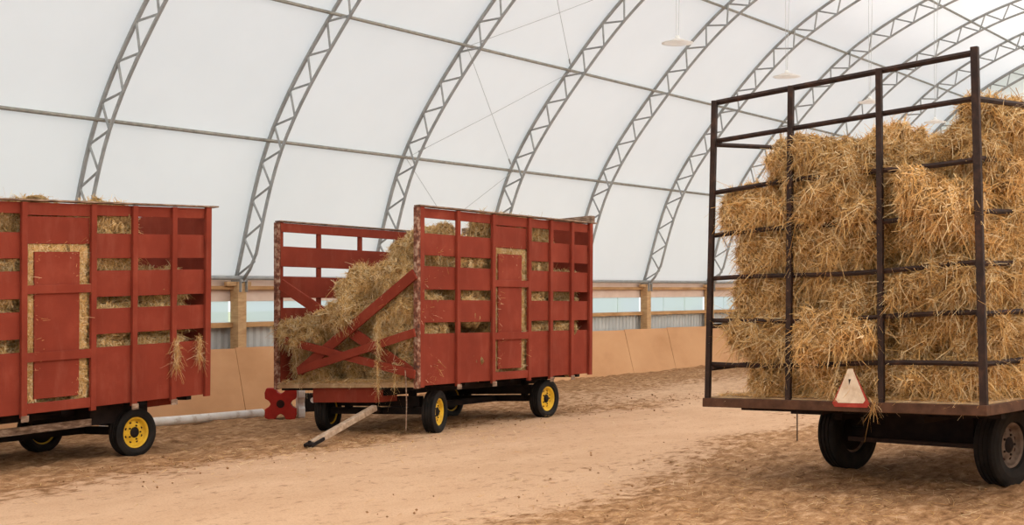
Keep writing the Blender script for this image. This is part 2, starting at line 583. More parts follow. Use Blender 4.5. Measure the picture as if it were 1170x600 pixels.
# floor
step = 0.13
xs = np.concatenate([np.arange(X0, 7, 0.6), np.arange(7, 34, 0.11), np.arange(34, X1 + 0.3, 0.35)])
ys = np.concatenate([np.arange(-4.2, 1.5, 0.4), np.arange(1.5, 21.6, 0.11)])
mb = MB()
pack = []
for x in xs:
    for y in ys:
        v = Vector((x * 0.35, y * 0.8, 0))
        edge = 0.9 * noise.noise(v * 0.7) + 0.5 * noise.noise(v * 2.0)
        hi = 13.3 + 0.03 * (x - 12) + edge          # far edge of the packed lane
        lo = 7.9 + 0.10 * (x - 10) + edge * 1.3       # near edge
        band = min(max((hi - y) / 1.3 + 0.5, 0), 1) * min(max((y - lo) / 2.0 + 0.5, 0), 1)
        farpack = 0.0
        if x > 20: farpack = min((x - 20) / 6, 1) * min(max((17.8 - y + edge) / 2.5, 0), 1) * min(max((y - lo) / 3 + 0.4, 0), 1)
        pk = max(band, farpack * 0.85)
        pack.append(0.12 + 0.76 * pk)
        rough = 1 - pk
        h = noise.noise(Vector((x * 0.5, y * 0.7, 3))) * 0.02
        h += rough * (noise.fractal(Vector((x * 1.6, y * 2.6, 1)), 0.7, 2.0, 5) * 0.06)
        h += rough * abs(noise.noise(Vector((x * 4, y * 5, 5)))) * 0.035
        h += 0.004 * noise.noise(Vector((x * 7, y * 9, 2)))
        mb.v.append((x, y, ground(x, y) + h - 0.008))
ny = len(ys)
for i in range(len(xs) - 1):
    for j in range(ny - 1):
        a = i * ny + j
        mb.f.append((a, a + ny, a + ny + 1, a + 1))
fl = structure('floor', mb, M['floor'], True)
at = fl.data.attributes.new('packed', 'FLOAT', 'POINT')
at.data.foreach_set('value', pack)

# field outside
mb = MB().box(-60, 120, 22.2, 140, -1.2, -0.8).box(-60, 120, -60, -4.9, -1.2, -0.8).box(54, 140, -60, 140, -1.25, -0.85)
structure('ground_outside', mb, M['grass'])

# knee wall on the far side: corrugated sheet, girts, panes, board strip
mb = MB()
n = 900
for i in range(n + 1):
    x = X0 + (X1 - X0) * i / n
    y = YW + 0.12 + 0.018 * math.sin(i * PI / 1.5)
    mb.v += [(x, y, -0.6), (x, y, 1.55)]
mb.f = [(2 * i, 2 * i + 2, 2 * i + 3, 2 * i + 1) for i in range(n)]
mb.box(X0, X1, YW + 0.15, YW + 0.17, -0.6, 1.55)
structure('wall_left', mb, M['corr'])
structure('trim_1', MB().box(X0, X1, YW - 0.08, YW + 0.08, 1.44, 1.545), M['girt'], bevel=0.006)     # lower girt
structure('trim_2', MB().box(X0, X1, YW - 0.10, YW + 0.08, 2.25, 2.33), M['girt'], bevel=0.006)      # upper girt
structure('trim_3', MB().box(X0, X1, YW + 0.03, YW + 0.07, 2.0, 2.25), M['pinkboard'])
structure('trim_4', MB().box(X0, X1, YW + 0.0, YW + 0.06, 2.33, 2.56), M['pinkboard'])
for k, (xa, xb) in enumerate(zip(TX[4:], TX[5:])):
    mb = MB().box(xa + 0.13, xb - 0.13, YW + 0.05, YW + 0.058, 1.545, 2.0)
    for q in range(1, 3):
        xm = xa + (xb - xa) * q / 3
        mb.box(xm - 0.012, xm + 0.012, YW + 0.035, YW + 0.05, 1.545, 2.0)
    structure('window_%d' % (k + 1), mb, M['pane'])
# near side (behind the camera) knee wall
structure('wall_right', MB().box(X0, X1, -4.15, -3.95, -0.3, 2.45), M['timber'])
# sloping kickboard of plywood sheets, cap on top
mb = MB()
x = 34.65 - 2.62 * 16
while x < X1:
    xa, xb = max(x + 0.008, X0), min(x + 2.612, X1 - 0.05)
    if xb > xa:
        g = -0.42
        lean = random.uniform(-0.012, 0.012)
        mb.hexa([(xa - 0.06, 20.83, g), (xb - 0.06, 20.83, g), (xb - 0.06, 20.86, g), (xa - 0.06, 20.86, g),
                 (xa + lean, 21.24, 1.02), (xb + lean, 21.24, 1.0), (xb + lean, 21.27, 1.0), (xa + lean, 21.27, 1.02)])
    x += 2.62
structure('baseboard_left', mb, M['kick'])
structure('trim_5', MB().box(X0, X1, 21.27, 21.45, 0.94, 0.985), M['timber'])

# posts under each arch
names_post = {5: 'hidden behind the left red wagon', 6: 'between the two red wagons', 7: 'behind the open red wagon',
              8: 'behind the open red wagon', 9: 'just behind the right end of the open red wagon',
              10: 'standing clear, between the open red wagon and the black hay rack',
              11: 'at the left edge of the black hay rack', 12: 'behind the hay load', 13: 'behind the hay load'}
for k in range(5, 14):
    x = TX[k]
    if k in (8, 9): names = {8: 'behind the gate panel of the open red wagon', 9: 'behind the rear end of the open red wagon'}[k]
    else: names = names_post[k]
    if k in (5, 7, 8, 9, 12, 13):
        lab = 'pine post on the knee wall hidden behind a wagon'
        grp = 'pine posts hidden by the wagons'
    else:
        lab, grp = 'square pine post ' + names, 'pine posts of the knee wall'
    t = thing('timber_post', (x, YW - 0.2, 0.9), lab, 'post', grp)
    obj('post', MB().box(x - 0.12, x + 0.12, YW - 0.25, YW + 0.0, 0.93, 2.42), M['timber'], t, bevel=0.01)
    obj('corbel', MB().box(x - 0.38, x + 0.30, YW - 0.2, YW - 0.1, 2.33, 2.42), M['timber'], t, bevel=0.006)
    obj('shoe', MB().box(x - 0.1, x + 0.1, YW - 0.30, YW + 0.02, 2.42, 2.47).box(x - 0.09, x - 0.075, YW - 0.32, YW - 0.25, 2.2, 2.45)
        .box(x + 0.075, x + 0.09, YW - 0.32, YW - 0.25, 2.2, 2.45), M['galv'], t)

# arches
ARCH_LABEL = {
    5: 'leftmost grey steel lattice arch, rising from behind the left red wagon',
    6: 'grey lattice arch whose foot stands in the gap between the two red wagons',
    7: 'grey lattice arch rising above the open front of the middle red wagon',
    8: 'grey lattice arch rising above the gate panel of the middle red wagon',
    9: 'grey lattice arch rising from the rear end of the middle red wagon',
    10: 'grey lattice arch with its foot on the clear pine post beside the hay rack',
    11: 'grey lattice arch coming down at the left edge of the black hay rack',
    12: 'grey lattice arch, third from the far gable, seen through the rack top',
    13: 'second last grey lattice arch before the far gable',
    14: 'lattice arch against the far gable, last in the row'}
TX.append(TX[-1] + 4.26)
TX = TX[:]
DEPTH = 0.44
smax = arc[-1]
for k in range(5, 15):
    x = TX[k] if k < 14 else X1 - 0.15
    lab = ARCH_LABEL[k]
    t = thing('arch_truss', (x, YW, 2.45), lab, 'truss', 'lattice arches carrying the roof')
    ss = list(np.linspace(0, smax, 90))
    outer = [(x, on_arch(s, 0.02).x, on_arch(s, 0.02).y) for s in ss]
    inner = []
    for s in ss:
        e = min(s, smax - s)
        ins = 0.02 + DEPTH * min(1.0, 0.35 + e / 0.9)
        q = on_arch(s, ins); inner.append((x, q.x, q.y))
    th = 1.35 if k == 14 else 1.0
    obj('outer_chord', MB().tube(outer, 0.044 * th, 7), M['galv'], t, True)
    obj('inner_chord', MB().tube(inner, 0.037 * th, 7), M['galv'], t, True)
    w = MB()
    stp = 0.84
    s = 0.15
    while s < smax - 0.2:
        def I(sv):
            e = min(sv, smax - sv)
            return on_arch(sv, 0.02 + DEPTH * min(1.0, 0.35 + e / 0.9))
        a = on_arch(s, 0.02); b_ = I(min(s + 0.46, smax)); c = on_arch(min(s + stp, smax), 0.02)
        w.tube([(x, a.x, a.y), (x, b_.x, b_.y)], 0.025, 5)
        w.tube([(x, b_.x, b_.y), (x, c.x, c.y)], 0.025, 5)
        s += stp
    obj('lattice_web', w, M['galv'], t)

# purlins (on the inner face of the outer chord)
def s_of(pt):
    best = min(range(len(fine)), key=lambda i: (fine[i] - Vector((*pt, 0))).length)
    return arc[best]
S1, S2, S3, S4 = [s_of(p) for p in half[1:5]]
for s, lab in ((S1, 'lowest grey purlin pipe running level above the wagons'),
               (S2, 'second grey purlin pipe up the curved roof'),
               (S3, 'third grey purlin pipe up, crossing the top of the picture'),
               (S4, 'highest purlin pipe in view, at the top right corner')):
    p = on_arch(s, 0.07)
    o = obj('purlin_pipe', MB().tube([(X0, p.x, p.y), (X1, p.x, p.y)], 0.036, 8), M['purlin'], None, True, loc=(X0, p.x, p.y))
    tag(o, lab, 'pipe', 'purlin pipes')
o = obj('base_pipe', MB().tube([(X0, YW - 0.22, 2.50), (X1, YW - 0.22, 2.50)], 0.045, 8), M['galv'], None, True, loc=(X0, YW - 0.22, 2.50))
tag(o, 'grey pipe running along the feet of the arches on the knee wall', 'pipe')

# cross bracing cables in the bay between the third and fourth arch
SS = [0.2, S1, S2, S3, S4]
panel = ['lowest', 'second', 'third', 'top']
for i in range(3):
    for a, b_, w_ in ((7, 8, 'falling to the left'), (8, 7, 'falling to the right')):
        p, q = on_arch(SS[i], 0.12), on_arch(SS[i + 1], 0.12)
        pa, pb = Vector((TX[a], p.x, p.y)), Vector((TX[b_], q.x, q.y))
        t = thing('brace_cable', pa, 'thin bracing cable in the %s roof panel above the middle wagon, %s' % (panel[i], w_), 'cable', 'roof bracing cables')
        mid = (pa + pb) / 2 - Vector((0, 0, 0.02))
        obj('cable', MB().tube([pa, mid, pb], 0.0065, 5), M['cable'], t)
        e0 = pa.lerp(pb, 0.07); e1 = pa.lerp(pb, 0.11)
        obj('turnbuckle', MB().tube([e0, e1], 0.02, 6), M['galv'], t)

# hanging round lamps
for i, (k, lab) in enumerate(((6, 'round cream ceiling lamp hanging highest, nearest of the row'),
                              (7, 'round cream ceiling lamp hanging left above the hay rack'),
                              (8, 'small round ceiling lamp seen between the rails of the hay rack'),
                              (9, 'farthest round ceiling lamp, just above the hay load'))):
    x, y, z = TX[k], 10.7, 6.36
    t = thing('hanging_lamp', (x, y, z), lab, 'lamp', 'round lamps hanging in a row')
    mt = Matrix.Translation((x, y, z)) @ Matrix.Rotation(PI / 2, 4, 'X')
    obj('lamp_shade', MB().lathe([(0.0, 0.0), (0.0, 0.10), (0.012, 0.2), (0.02, 0.262), (0.03, 0.262), (0.022, 0.2), (-0.03, 0.1), (-0.05, 0.0)], Matrix.Translation((x, y, z)) @ Matrix.Rotation(-PI / 2, 4, 'X'), 28), M['lampwhite'], t, True)
    obj('lamp_body', MB().tube([(x, y, z + 0.02), (x, y, z + 0.10)], [0.05, 0.03], 14), M['lampwhite'], t, True)
    top = min(on_arch(s).y for s in (smax / 2 - 2,))
    obj('suspension_wire', MB().tube([(x - 0.03, y, z + 0.1), (x - 0.12, y, 11.5)], 0.0055, 4), M['cable'], t)
    obj('suspension_wire', MB().tube([(x + 0.03, y, z + 0.1), (x + 0.30, y, 11.5)], 0.0055, 4), M['cable'], t)

# pale columns of the far gable
for y, lab in ((16.55, 'pale grey gable column seen between the hay and the corner post'),):
    t = thing('gable_column', (X1 - 0.35, y, -0.2), lab, 'column')
    obj('column', MB().box(X1 - 0.5, X1 - 0.3, y - 0.15, y + 0.15, -0.2, 9.6).box(X1 - 0.56, X1 - 0.24, y - 0.2, y + 0.2, -0.2, -0.12), M['corr'], t)


# ------------------------------------------------------------------ wheels
def wheel(parent, x, y, ang, R, W, rim_r, rim_mat, outward=-1, rim_label=None, gz=None):
    """outward -1: the dished face looks along minus the axle direction"""
    g = (ground(x, y) if gz is None else gz)
    ax = Vector((math.cos(ang), math.sin(ang), 0))
    mt = Matrix.Translation((x, y, g + R - 0.012)) @ Matrix.Rotation(ang - PI / 2, 4, 'Z')
    if outward > 0:
        mt = mt @ Matrix.Rotation(PI, 4, 'Z')
    w = W / 2
    # ribbed tread
    prof = [(-w * 0.55, rim_r), (-w * 0.86, rim_r + 0.02), (-w, (R + rim_r) / 2), (-w * 0.93, R - 0.035), (-w * 0.80, R - 0.008)]
    ribs = 4
    ww = w * 0.78
    for i in range(ribs):
        a0 = -ww + 2 * ww * i / ribs; a1 = -ww + 2 * ww * (i + 1) / ribs
        g_ = 0.014
        prof += [(a0 + 0.004, R), (a1 - g_, R + 0.0)]
        if i < ribs - 1: prof += [(a1 - g_ + 0.002, R - 0.014), (a1, R - 0.014)]
    prof += [(w * 0.80, R - 0.008), (w * 0.93, R - 0.035), (w, (R + rim_r) / 2), (w * 0.86, rim_r + 0.02), (w * 0.55, rim_r)]
    o = obj('wheel', MB().lathe(prof, mt, 56, close=True), M['tyre'], parent, False)
    for p in o.data.polygons: p.use_smooth = False
    # rim: flange, well and dished disc with hand holes
    r = MB().lathe([(-w * 0.62, rim_r + 0.012), (-w * 0.66, rim_r - 0.012), (-w * 0.45, rim_r - 0.03), (-w * 0.2, rim_r - 0.045),
                    (-w * 0.15, rim_r * 0.72), (-w * 0.32, rim_r * 0.55), (-w * 0.38, rim_r * 0.36), (-w * 0.30, rim_r * 0.30),
                    (w * 0.1, rim_r * 0.28), (w * 0.15, rim_r * 0.8), (w * 0.6, rim_r), (w * 0.55, rim_r + 0.01)], mt, 36, caps=False)
    ri = obj('rim', r, rim_mat, o, True, label=rim_label)
    hb = MB().lathe([(-w * 0.60, 0.0), (-w * 0.62, rim_r * 0.16), (-w * 0.54, rim_r * 0.24), (-w * 0.40, rim_r * 0.36), (0.0, rim_r * 0.36)], mt, 18)
    for k in range(5):
        t = 2 * PI * k / 5
        c = (math.cos(t) * rim_r * 0.46, math.sin(t) * rim_r * 0.46)
        hb.lathe([(-w * 0.46, 0.0), (-w * 0.46, 0.014), (-w * 0.3, 0.016)], mt @ Matrix.Translation((c[0], 0, c[1])), 6)
    obj('hub', hb, M['chassis'], o, False)
    hh = MB()
    for k in range(8):
        t = 2 * PI * (k + 0.5) / 8
        c = (math.cos(t) * rim_r * 0.66, math.sin(t) * rim_r * 0.66)
        hh.lathe([(-w * 0.235, 0.0), (-w * 0.235, rim_r * 0.085), (-w * 0.1, rim_r * 0.085)], mt @ Matrix.Translation((c[0], 0, c[1])), 10)
    obj('hand_holes', hh, M['hole'], o, False)
    dr = MB().lathe([(w * 0.62, 0.0), (w * 0.62, rim_r * 0.45), (w * 0.5, rim_r * 0.62), (w * 0.42, rim_r * 0.95), (w * 0.2, rim_r * 0.97)], mt, 30)
    obj('inner_drum', dr, M['chassis'], o, True)
    return Vector((x, y, g + R))


# ------------------------------------------------------------------ red box wagons
BH = 2.79
POST_A = [0, .193, .384, .593, .728, .865, 1.0]
BOARDS = [(0.0, .29), (.353, .48), (.54, .67), (.73, .853), (.94, .995)]


def side_of_wagon(F, t, y, out, full=True, far=False, lab=None):
    """one long side: posts outside, boards inside; y is the metre position across, out = -1 or 1"""
    L = F.L
    th = 0.028
    ya, yb = (y, y + th) if out < 0 else (y - th, y)
    gate = (2, 3)
    for i in range(len(POST_A) - 1):
        a0, a1 = POST_A[i] * L, POST_A[i + 1] * L
        if i == 2 and not far:
            continue
    for bi, (c0, c1) in enumerate(BOARDS):
        # boards run from the front to the gate, then from the gate to the rear
        for (a0, a1) in (((0.0, POST_A[2]), (POST_A[3], 1.0)) if not far else ((0.0, 1.0),)):
            mb = MB()
            j = random.uniform(-0.006, 0.006)
            F.box(mb, a0 * L + 0.01, a1 * L - 0.01, ya, yb, c0 * BH + j, c1 * BH + j * 0.5)
            obj('side_board', mb, M['red'], t, bevel=0.004)
    for i, a in enumerate(POST_A):
        w = 0.10 if i in (0, 6) else 0.085
        x = a * L
        x0 = max(0, x - w / 2) if i else 0.0
        if i == 6: x0 = L - w
        yo = (y - 0.055, y) if out < 0 else (y, y + 0.055)
        lo = -0.05 if i not in (0, 6) else -0.03
        if far and i in (2, 3): x0 += 0.1
        mb = MB()
        F.box(mb, x0, x0 + w, yo[0], yo[1], lo, BH * (0.995 if i % 6 else 1.0))
        p = obj('side_post', mb, M['red'], t, bevel=0.006)
        if not far and i in (4, 5, 1, 2):
            # bolted stake foot
            mb = MB()
            F.box(mb, x0 - 0.012, x0 + w + 0.012, yo[0] - 0.015, yo[0], -0.10, -0.02)
            obj('stake_foot', mb, M['weathered'], p)
    # weathered cap plank
    mb = MB()
    yo = (y - 0.075, y + 0.06) if out < 0 else (y - 0.06, y + 0.075)
    F.box(mb, -0.03, L + (0.12 if not far else 0.02), yo[0], yo[1], BH, BH + 0.022)
    obj('cap_plank', mb, M['weathered'], t, bevel=0.004)
    if not far:
        a0, a1 = POST_A[2] * L + 0.04, POST_A[3] * L - 0.04
        mb = MB(); F.box(mb, a0, a1, ya, yb, .80 * BH, .93 * BH); F.box(mb, a0, a1, ya - 0.012, yb, .935 * BH, .995 * BH)
        obj('gate_header', mb, M['red'], t, bevel=0.004)
        w = a1 - a0
        p0, p1 = a0 + 0.13 * w, a0 + 0.83 * w
        mb = MB(); F.box(mb, p0, p1, ya - 0.015, ya + 0.015, .065 * BH, .762 * BH)
        g = obj('gate_panel', mb, M['red'], t, bevel=0.004)
        for c0, c1 in ((.562, .603), (.242, .286)):
            mb = MB(); F.box(mb, a0 - 0.02, a1 + 0.02, ya - 0.05, ya - 0.015, c0 * BH, c1 * BH)
            obj('batten', mb, M['red'], g, bevel=0.004)
        mb = MB(); F.box(mb, a0, a1, ya - 0.04, yb, 0.0, .048 * BH)
        obj('gate_sill', mb, M['red'], t, bevel=0.004)


def end_of_wagon(F, t, x, out, cap=True):
    """slatted rear end across the wagon"""
    xa, xb = (x - 0.03, x) if out > 0 else (x, x + 0.03)
    for c0, c1 in ((0, .167), (.166, .333), (.332, .45), (.449, .62), (.619, .80), (.799, .995)):
        mb = MB(); F.box(mb, xa, xb, 0.03, F.W - 0.03, c0 * BH, c1 * BH)
        obj('end_board', mb, M['red'], t, bevel=0.004)
    for k in range(4):
        y = 0.06 + (F.W - 0.2) * k / 3
        mb = MB(); F.box(mb, x if out > 0 else x - 0.05, x + 0.05 if out > 0 else x, y, y + 0.08, 0, BH)
        obj('end_post', mb, M['red'], t, bevel=0.005)
    if cap:
        mb = MB(); F.box(mb, x - 0.03, x + 0.10, -0.03, F.W, BH + 0.025, BH + 0.15)
        obj('end_cap_plank', mb, M['weathered'], t, bevel=0.005)


def red_frame(nx_, ny_, zb, zt, fx, fz):
    """near-front corner position; fx: rear shift in Y, fz: rear rise; width 3.06 falling 0.15 to the far side"""
    L, W = 5.11, 3.06
    c = []
    for i in (0, 1):
        ci = []
        for j in (0, 1):
            X = nx_ + L * i - 0.02 * j
            Y = ny_ + fx * i + W * j
            ci.append([(X, Y, zb + fz[0] * i - 0.15 * j), (X + 0.03 * i, Y, zt + fz[1] * i - 0.15 * j)])
        c.append(ci)
    return Frame(c, L, W, BH)


def gear(F, t, nf, ff, nr, fr, steer, yellow=True, reach_mat='chassis'):
    """deck, sills, axles and wheels; wheel spots as (x, y)"""
    L, W = F.L, F.W
    mb = MB(); F.box(mb, -0.04, L, 0.03, W - 0.03, 0.02, 0.06)
    obj('deck', mb, M['deck'], t)
    sill = MB()
    for y in (W * 0.28, W * 0.68):
        F.box(sill, 0.15, L - 0.25, y - 0.06, y + 0.06, -0.16, 0.02)
    obj('sill_beams', sill, M['chassis'], t)
    cb = MB()
    for x in (0.0, 1.3, 2.6, 3.9, 4.75):
        F.box(cb, x, x + 0.09, 0.06, W - 0.06, -0.06, 0.02)
    obj('cross_bearers', cb, M['chassis'], t)
    R, TW = 0.345, 0.235
    rl = 'yellow steel rim'
    va = math.radians(90)
    wf = [wheel(t, nf[0], nf[1], va + steer, R, TW, 0.215, M['yellow'], -1, rl), wheel(t, ff[0], ff[1], va + steer, R, TW, 0.215, M['yellow'], 1, rl)]
    wr = [wheel(t, nr[0], nr[1], va, R, TW, 0.215, M['yellow'], -1, rl), wheel(t, fr[0], fr[1], va, R, TW, 0.215, M['yellow'], 1, rl)]
    for w_ in (wf, wr):
        p, q = w_
        ax = MB().bar(p, q, 0.10, 0.11)
        obj('axle', ax, M['chassis'], t)
        mid = (p + q) / 2
        zt = min(F.m(1, 1.5, -0.16).z, 9)
        bl = MB().bar((p.lerp(q, 0.12) + Vector((0, 0, 0.16))), (p.lerp(q, 0.88) + Vector((0, 0, 0.16))), 0.14, 0.16)
        bl.bar(p.lerp(q, 0.2), p.lerp(q, 0.2) + Vector((0, 0, 0.34)), 0.1, 0.1, (1, 0, 0))
        bl.bar(p.lerp(q, 0.8), p.lerp(q, 0.8) + Vector((0, 0, 0.34)), 0.1, 0.1, (1, 0, 0))
        obj('bolster', bl, M['chassis'], t)
    obj('reach_pole', MB().bar((wf[0] + wf[1]) / 2, (wr[0] + wr[1]) / 2, 0.1, 0.1), M[reach_mat], t)
    return wf, wr


# --- middle wagon, open at the front
F2 = red_frame(15.55, 13.28, .754, 3.545, 0.14, (-.064, -.06))
w2 = thing('hay_wagon', (18.1, 14.85, ground(18, 14.85)), 'middle red slatted box wagon with open front and hay spilling out', 'wagon', 'red box wagons')
side_of_wagon(F2, w2, 0.0, -1)
side_of_wagon(F2, w2, F2.W, 1, far=True)
end_of_wagon(F2, w2, F2.L, 1)
# chipped corner strips at the open end
for y in (-0.055, F2.W - 0.03):
    mb = MB(); F2.box(mb, -0.075, 0.0, y, y + 0.085, -0.04, BH - 0.01)
    obj('corner_strip', mb, M['chipped'], w2, bevel=0.006)
wf, wr = gear(F2, w2, (16.34, 13.60), (15.97, 15.62), (19.54, 13.68), (18.98, 15.45), math.radians(19))


def at_front(F, x, y, a=0.0):
    """photo position to metre position on the open end (plane a): solved from the camera"""
    r = (x - 585) / 1500.0
    o = F.m(a, 0, 0); v = (F.m(a, F.W, 0) - o) / F.W
    cr, sr = math.cos(YAW), math.sin(YAW)          # forward = (cr, sr), right = (sr, -cr)
    lo, do = o.x * sr - o.y * cr, o.x * cr + o.y * sr
    lv, dv = v.x * sr - v.y * cr, v.x * cr + v.y * sr
    b = (r * do - lo) / (lv - r * dv)
    d = do + dv * b
    z = CAM_H + (331 - y) * d / 1500.0
    zb = (o + v * b).z
    return b, z - zb


def front_plank(p, q, a, wd, name='brace_plank', mat='red'):
    b0, c0 = at_front(F2, *p, a); b1, c1 = at_front(F2, *q, a)
    P, Q = F2.m(a, b0, c0), F2.m(a, b1, c1)
    mb = MB().bar(P, Q, wd, 0.035, up=(1, 0, 0))
    obj(name, mb, M[mat], w2, bevel=0.004)


front_plank((321, 325), (473, 428), -0.03, 0.19)
front_plank((343, 424), (474, 313), -0.10, 0.17)
front_plank((325, 389), (474, 428), -0.135, 0.13)
front_plank((340, 424), (474, 380), -0.17, 0.13)
# red drawbar box under the front, and the bare wooden tongue lying on the dirt
mb = MB(); F2.box(mb, -0.02, 0.06, 0.85, 2.25, -0.26, 0.02); F2.box(mb, 0.06, 0.5, 0.85, 0.91, -0.26, 0.0); F2.box(mb, 0.06, 0.5, 2.19, 2.25, -0.26, 0.0)
obj('front_skirt', mb, M['red'], w2, bevel=0.004)
mb = MB(); F2.box(mb, -0.07, 0.02, 0.0, F2.W, -0.02, 0.035)
obj('front_sill', mb, M['deck'], w2, bevel=0.004)


def on_floor(x, y):
    r = (x - 585) / 1500.0
    cr, sr = math.cos(YAW), math.sin(YAW)
    d = 18.0
    for _ in range(30):
        l = r * d
        X, Y = l * sr + d * cr, -l * cr + d * sr
        d = (CAM_H - ground(X, Y)) * 1500.0 / (y - 331)
    return Vector((X, Y, ground(X, Y)))


def at_depth(x, y, d):
    cr, sr = math.cos(YAW), math.sin(YAW)
    l = (x - 585) / 1500.0 * d
    return Vector((l * sr + d * cr, -l * cr + d * sr, CAM_H + (331 - y) * d / 1500.0))


e = on_floor(356, 511) + Vector((0, 0, 0.05))
s_ = at_depth(428, 466, 20.9)
dirv = (s_ - e).normalized()
obj('tongue', MB().bar(e, s_, 0.10, 0.09), M['tongue'], w2, bevel=0.01)
obj('tongue_tip', MB().bar(e - dirv * 0.10, e + dirv * 0.25, 0.15, 0.05).tube([e - dirv * 0.05 + Vector((0, 0, -0.03)), e - dirv * 0.05 + Vector((0, 0, 0.06))], 0.025, 8), M['chassis'], w2, bevel=0.005)
obj('drawbar_iron', MB().bar(s_, (wf[0] + wf[1]) / 2, 0.09, 0.08), M['chassis'], w2)

# --- left wagon
F1 = red_frame(7.84, 14.95, .613, 3.34, 0.18, (.097, .122))
w1 = thing('hay_wagon', (10.4, 16.5, ground(10.4, 16.5)), 'red slatted box wagon at the left edge with closed sides, full of hay', 'wagon', 'red box wagons')
side_of_wagon(F1, w1, 0.0, -1)
side_of_wagon(F1, w1, F1.W, 1, far=True)
end_of_wagon(F1, w1, F1.L, 1, False)
gear(F1, w1, (8.75, 15.45), (8.7, 17.4), (11.9, 15.52), (11.72, 17.48), 0.0)
mb = MB(); F1.box(mb, 0.9, 3.35, 0.42, 0.50, -0.30, -0.20)
obj('side_rail', mb, M['weathered'], w1)
mb = MB(); F1.box(mb, 3.35, 4.35, 0.45, 1.9, -0.30, -0.03)
obj('rear_bolster_box', mb, M['chassis'], w1)
mb = MB(); F1.box(mb, 4.35, 4.80, 0.45, 0.55, -0.13, 0.0)
obj('rear_stop', mb, M['red'], w1)

# ------------------------------------------------------------------ hay in the red wagons
ordinal = ['bottom', 'second', 'third', 'fourth', 'fifth', 'top']
bays = ['front bay', 'second bay', 'gate bay', 'bay after the gate', 'rear bay']
BL = 0.458


def ztilt(F):
    v = F.m(0, F.W, 0) - F.m(0, 0, 0)
    return math.atan2(v.z, v.y)


def fill_side(F, who, skip, a_start, top_from):
    rz0 = math.atan2(F.m(F.L, 0, 0).y - F.m(0, 0, 0).y, F.L)
    ncol = 5
    for lay in range(6):
        for i in range(ncol):
            if (lay, i) in skip: continue
            x = 0.50 + i * 0.975 + random.uniform(-0.05, 0.05)
            z = 0.06 + BL * (lay + 0.5)
            y = 0.335 + random.uniform(-0.01, 0.05)
            p = F.m(x, y, z)
            sc_ = (random.uniform(0.9, 0.96), random.uniform(0.95, 1.05), random.uniform(0.93, 1.0))
            put_bale(bales_dry, p, rz0 + random.uniform(-0.04, 0.04), (random.uniform(-0.02, 0.02), random.uniform(-0.04, 0.04)), sc_,
                     'hay bale behind the slats of the %s, %s layer, %s' % (who, ordinal[lay], bays[i]), 'hay bales inside the ' + who)


skip2 = {(5, 0), (5, 1), (5, 4), (4, 4), (3, 0), (1, 1), (4, 0)}
fill_side(F2, 'middle red wagon', skip2, 0, 0)
skip1 = {(5, 4), (4, 4), (3, 3)}
fill_side(F1, 'left red wagon', skip1, 0, 0)
# second rank, glimpsed through the gaps
for F, who, cols in ((F2, 'middle red wagon', ((1, 1), (3, 2), (2, 3), (4, 2), (4, 1), (4, 3), (3, 3), (1, 2))), (F1, 'left red wagon', ((3, 3), (2, 2), (4, 2), (1, 3), (3, 4)))):
    for lay, i in cols:
        p = F.m(0.52 + i * 0.975, 1.0, 0.06 + BL * (lay + 0.5))
        put_bale(bales_dry, p, random.uniform(-0.06, 0.06), (0, 0), (0.95, 1, 0.98),
                 'hay bale deep inside the %s, inner rank, %s layer, %s' % (who, ordinal[lay], bays[i]), 'hay bales inside the ' + who)
# tufts of hay resting on the left wagon's cap
p = F1.m(POST_A[2] * 5.11 + 0.25, 0.05, BH + 0.045)
put_bale(clumps, p, 0.1, (0, 0), (0.28, 0.25, 0.12), 'small tuft of hay lying on the top edge of the left wagon', None, 'hay_tuft', 'hay')

# the spilling heap at the open front of the middle wagon: (a, b, z above deck, yaw, roll, scale, clump?)
heap = [
    (0.42, 0.50, 0.24, 1.5, 0.0, 0.95, 0, 'bottom layer near the right corner strip'),
    (0.62, 1.50, 0.22, 1.6, 0.0, 0.9, 0, 'bottom layer in the middle, set back'),
    (0.30, 2.52, 0.26, 1.5, 0.1, 0.85, 1, 'bottom layer beside the left corner strip'),
    (1.05, 2.2, 0.26, 1.57, 0.0, 1.0, 0, 'bottom layer, second row on the left'),
    (0.26, 0.52, 0.74, 1.45, 0.05, 0.95, 1, 'second layer, under the long diagonal plank'),
    (0.62, 1.55, 0.66, 1.7, 0.1, 0.9, 1, 'second layer behind the crossed planks'),
    (0.12, 2.62, 0.80, 1.75, 0.1, 0.92, 1, 'pushing out past the left corner strip'),
    (1.05, 2.35, 0.72, 1.57, 0.0, 1.0, 0, 'second layer, back row on the left'),
    (0.34, 0.62, 1.20, 1.4, 0.1, 1.0, 1, 'third layer behind the long diagonal plank'),
    (0.10, 1.58, 1.12, 1.72, 0.25, 1.0, 1, 'big bulge hanging over the crossed planks'),
    (0.85, 2.25, 1.10, 1.5, 0.1, 0.95, 0, 'third layer against the far side boards'),
    (1.1, 1.3, 1.15, 1.57, 0.0, 1.0, 0, 'third layer, back row'),
    (0.36, 0.55, 1.66, 1.5, 0.1, 0.95, 1, 'fourth layer at the right corner strip'),
    (0.38, 1.42, 1.56, 1.7, 0.3, 1.0, 1, 'fourth layer at the shoulder of the heap'),
    (1.0, 1.65, 1.62, 1.6, 0.35, 1.0, 0, 'shoulder of the heap, back row'),
    (0.75, 0.62, 2.06, 1.5, 0.2, 0.95, 1, 'fifth layer by the right corner strip'),
    (1.25, 0.95, 2.10, 1.55, 0.3, 1.0, 0, 'upper slope of the heap'),
    (1.1, 0.50, 2.30, 1.57, 0.12, 0.8, 0, 'top of the heap below the first slot'),
]
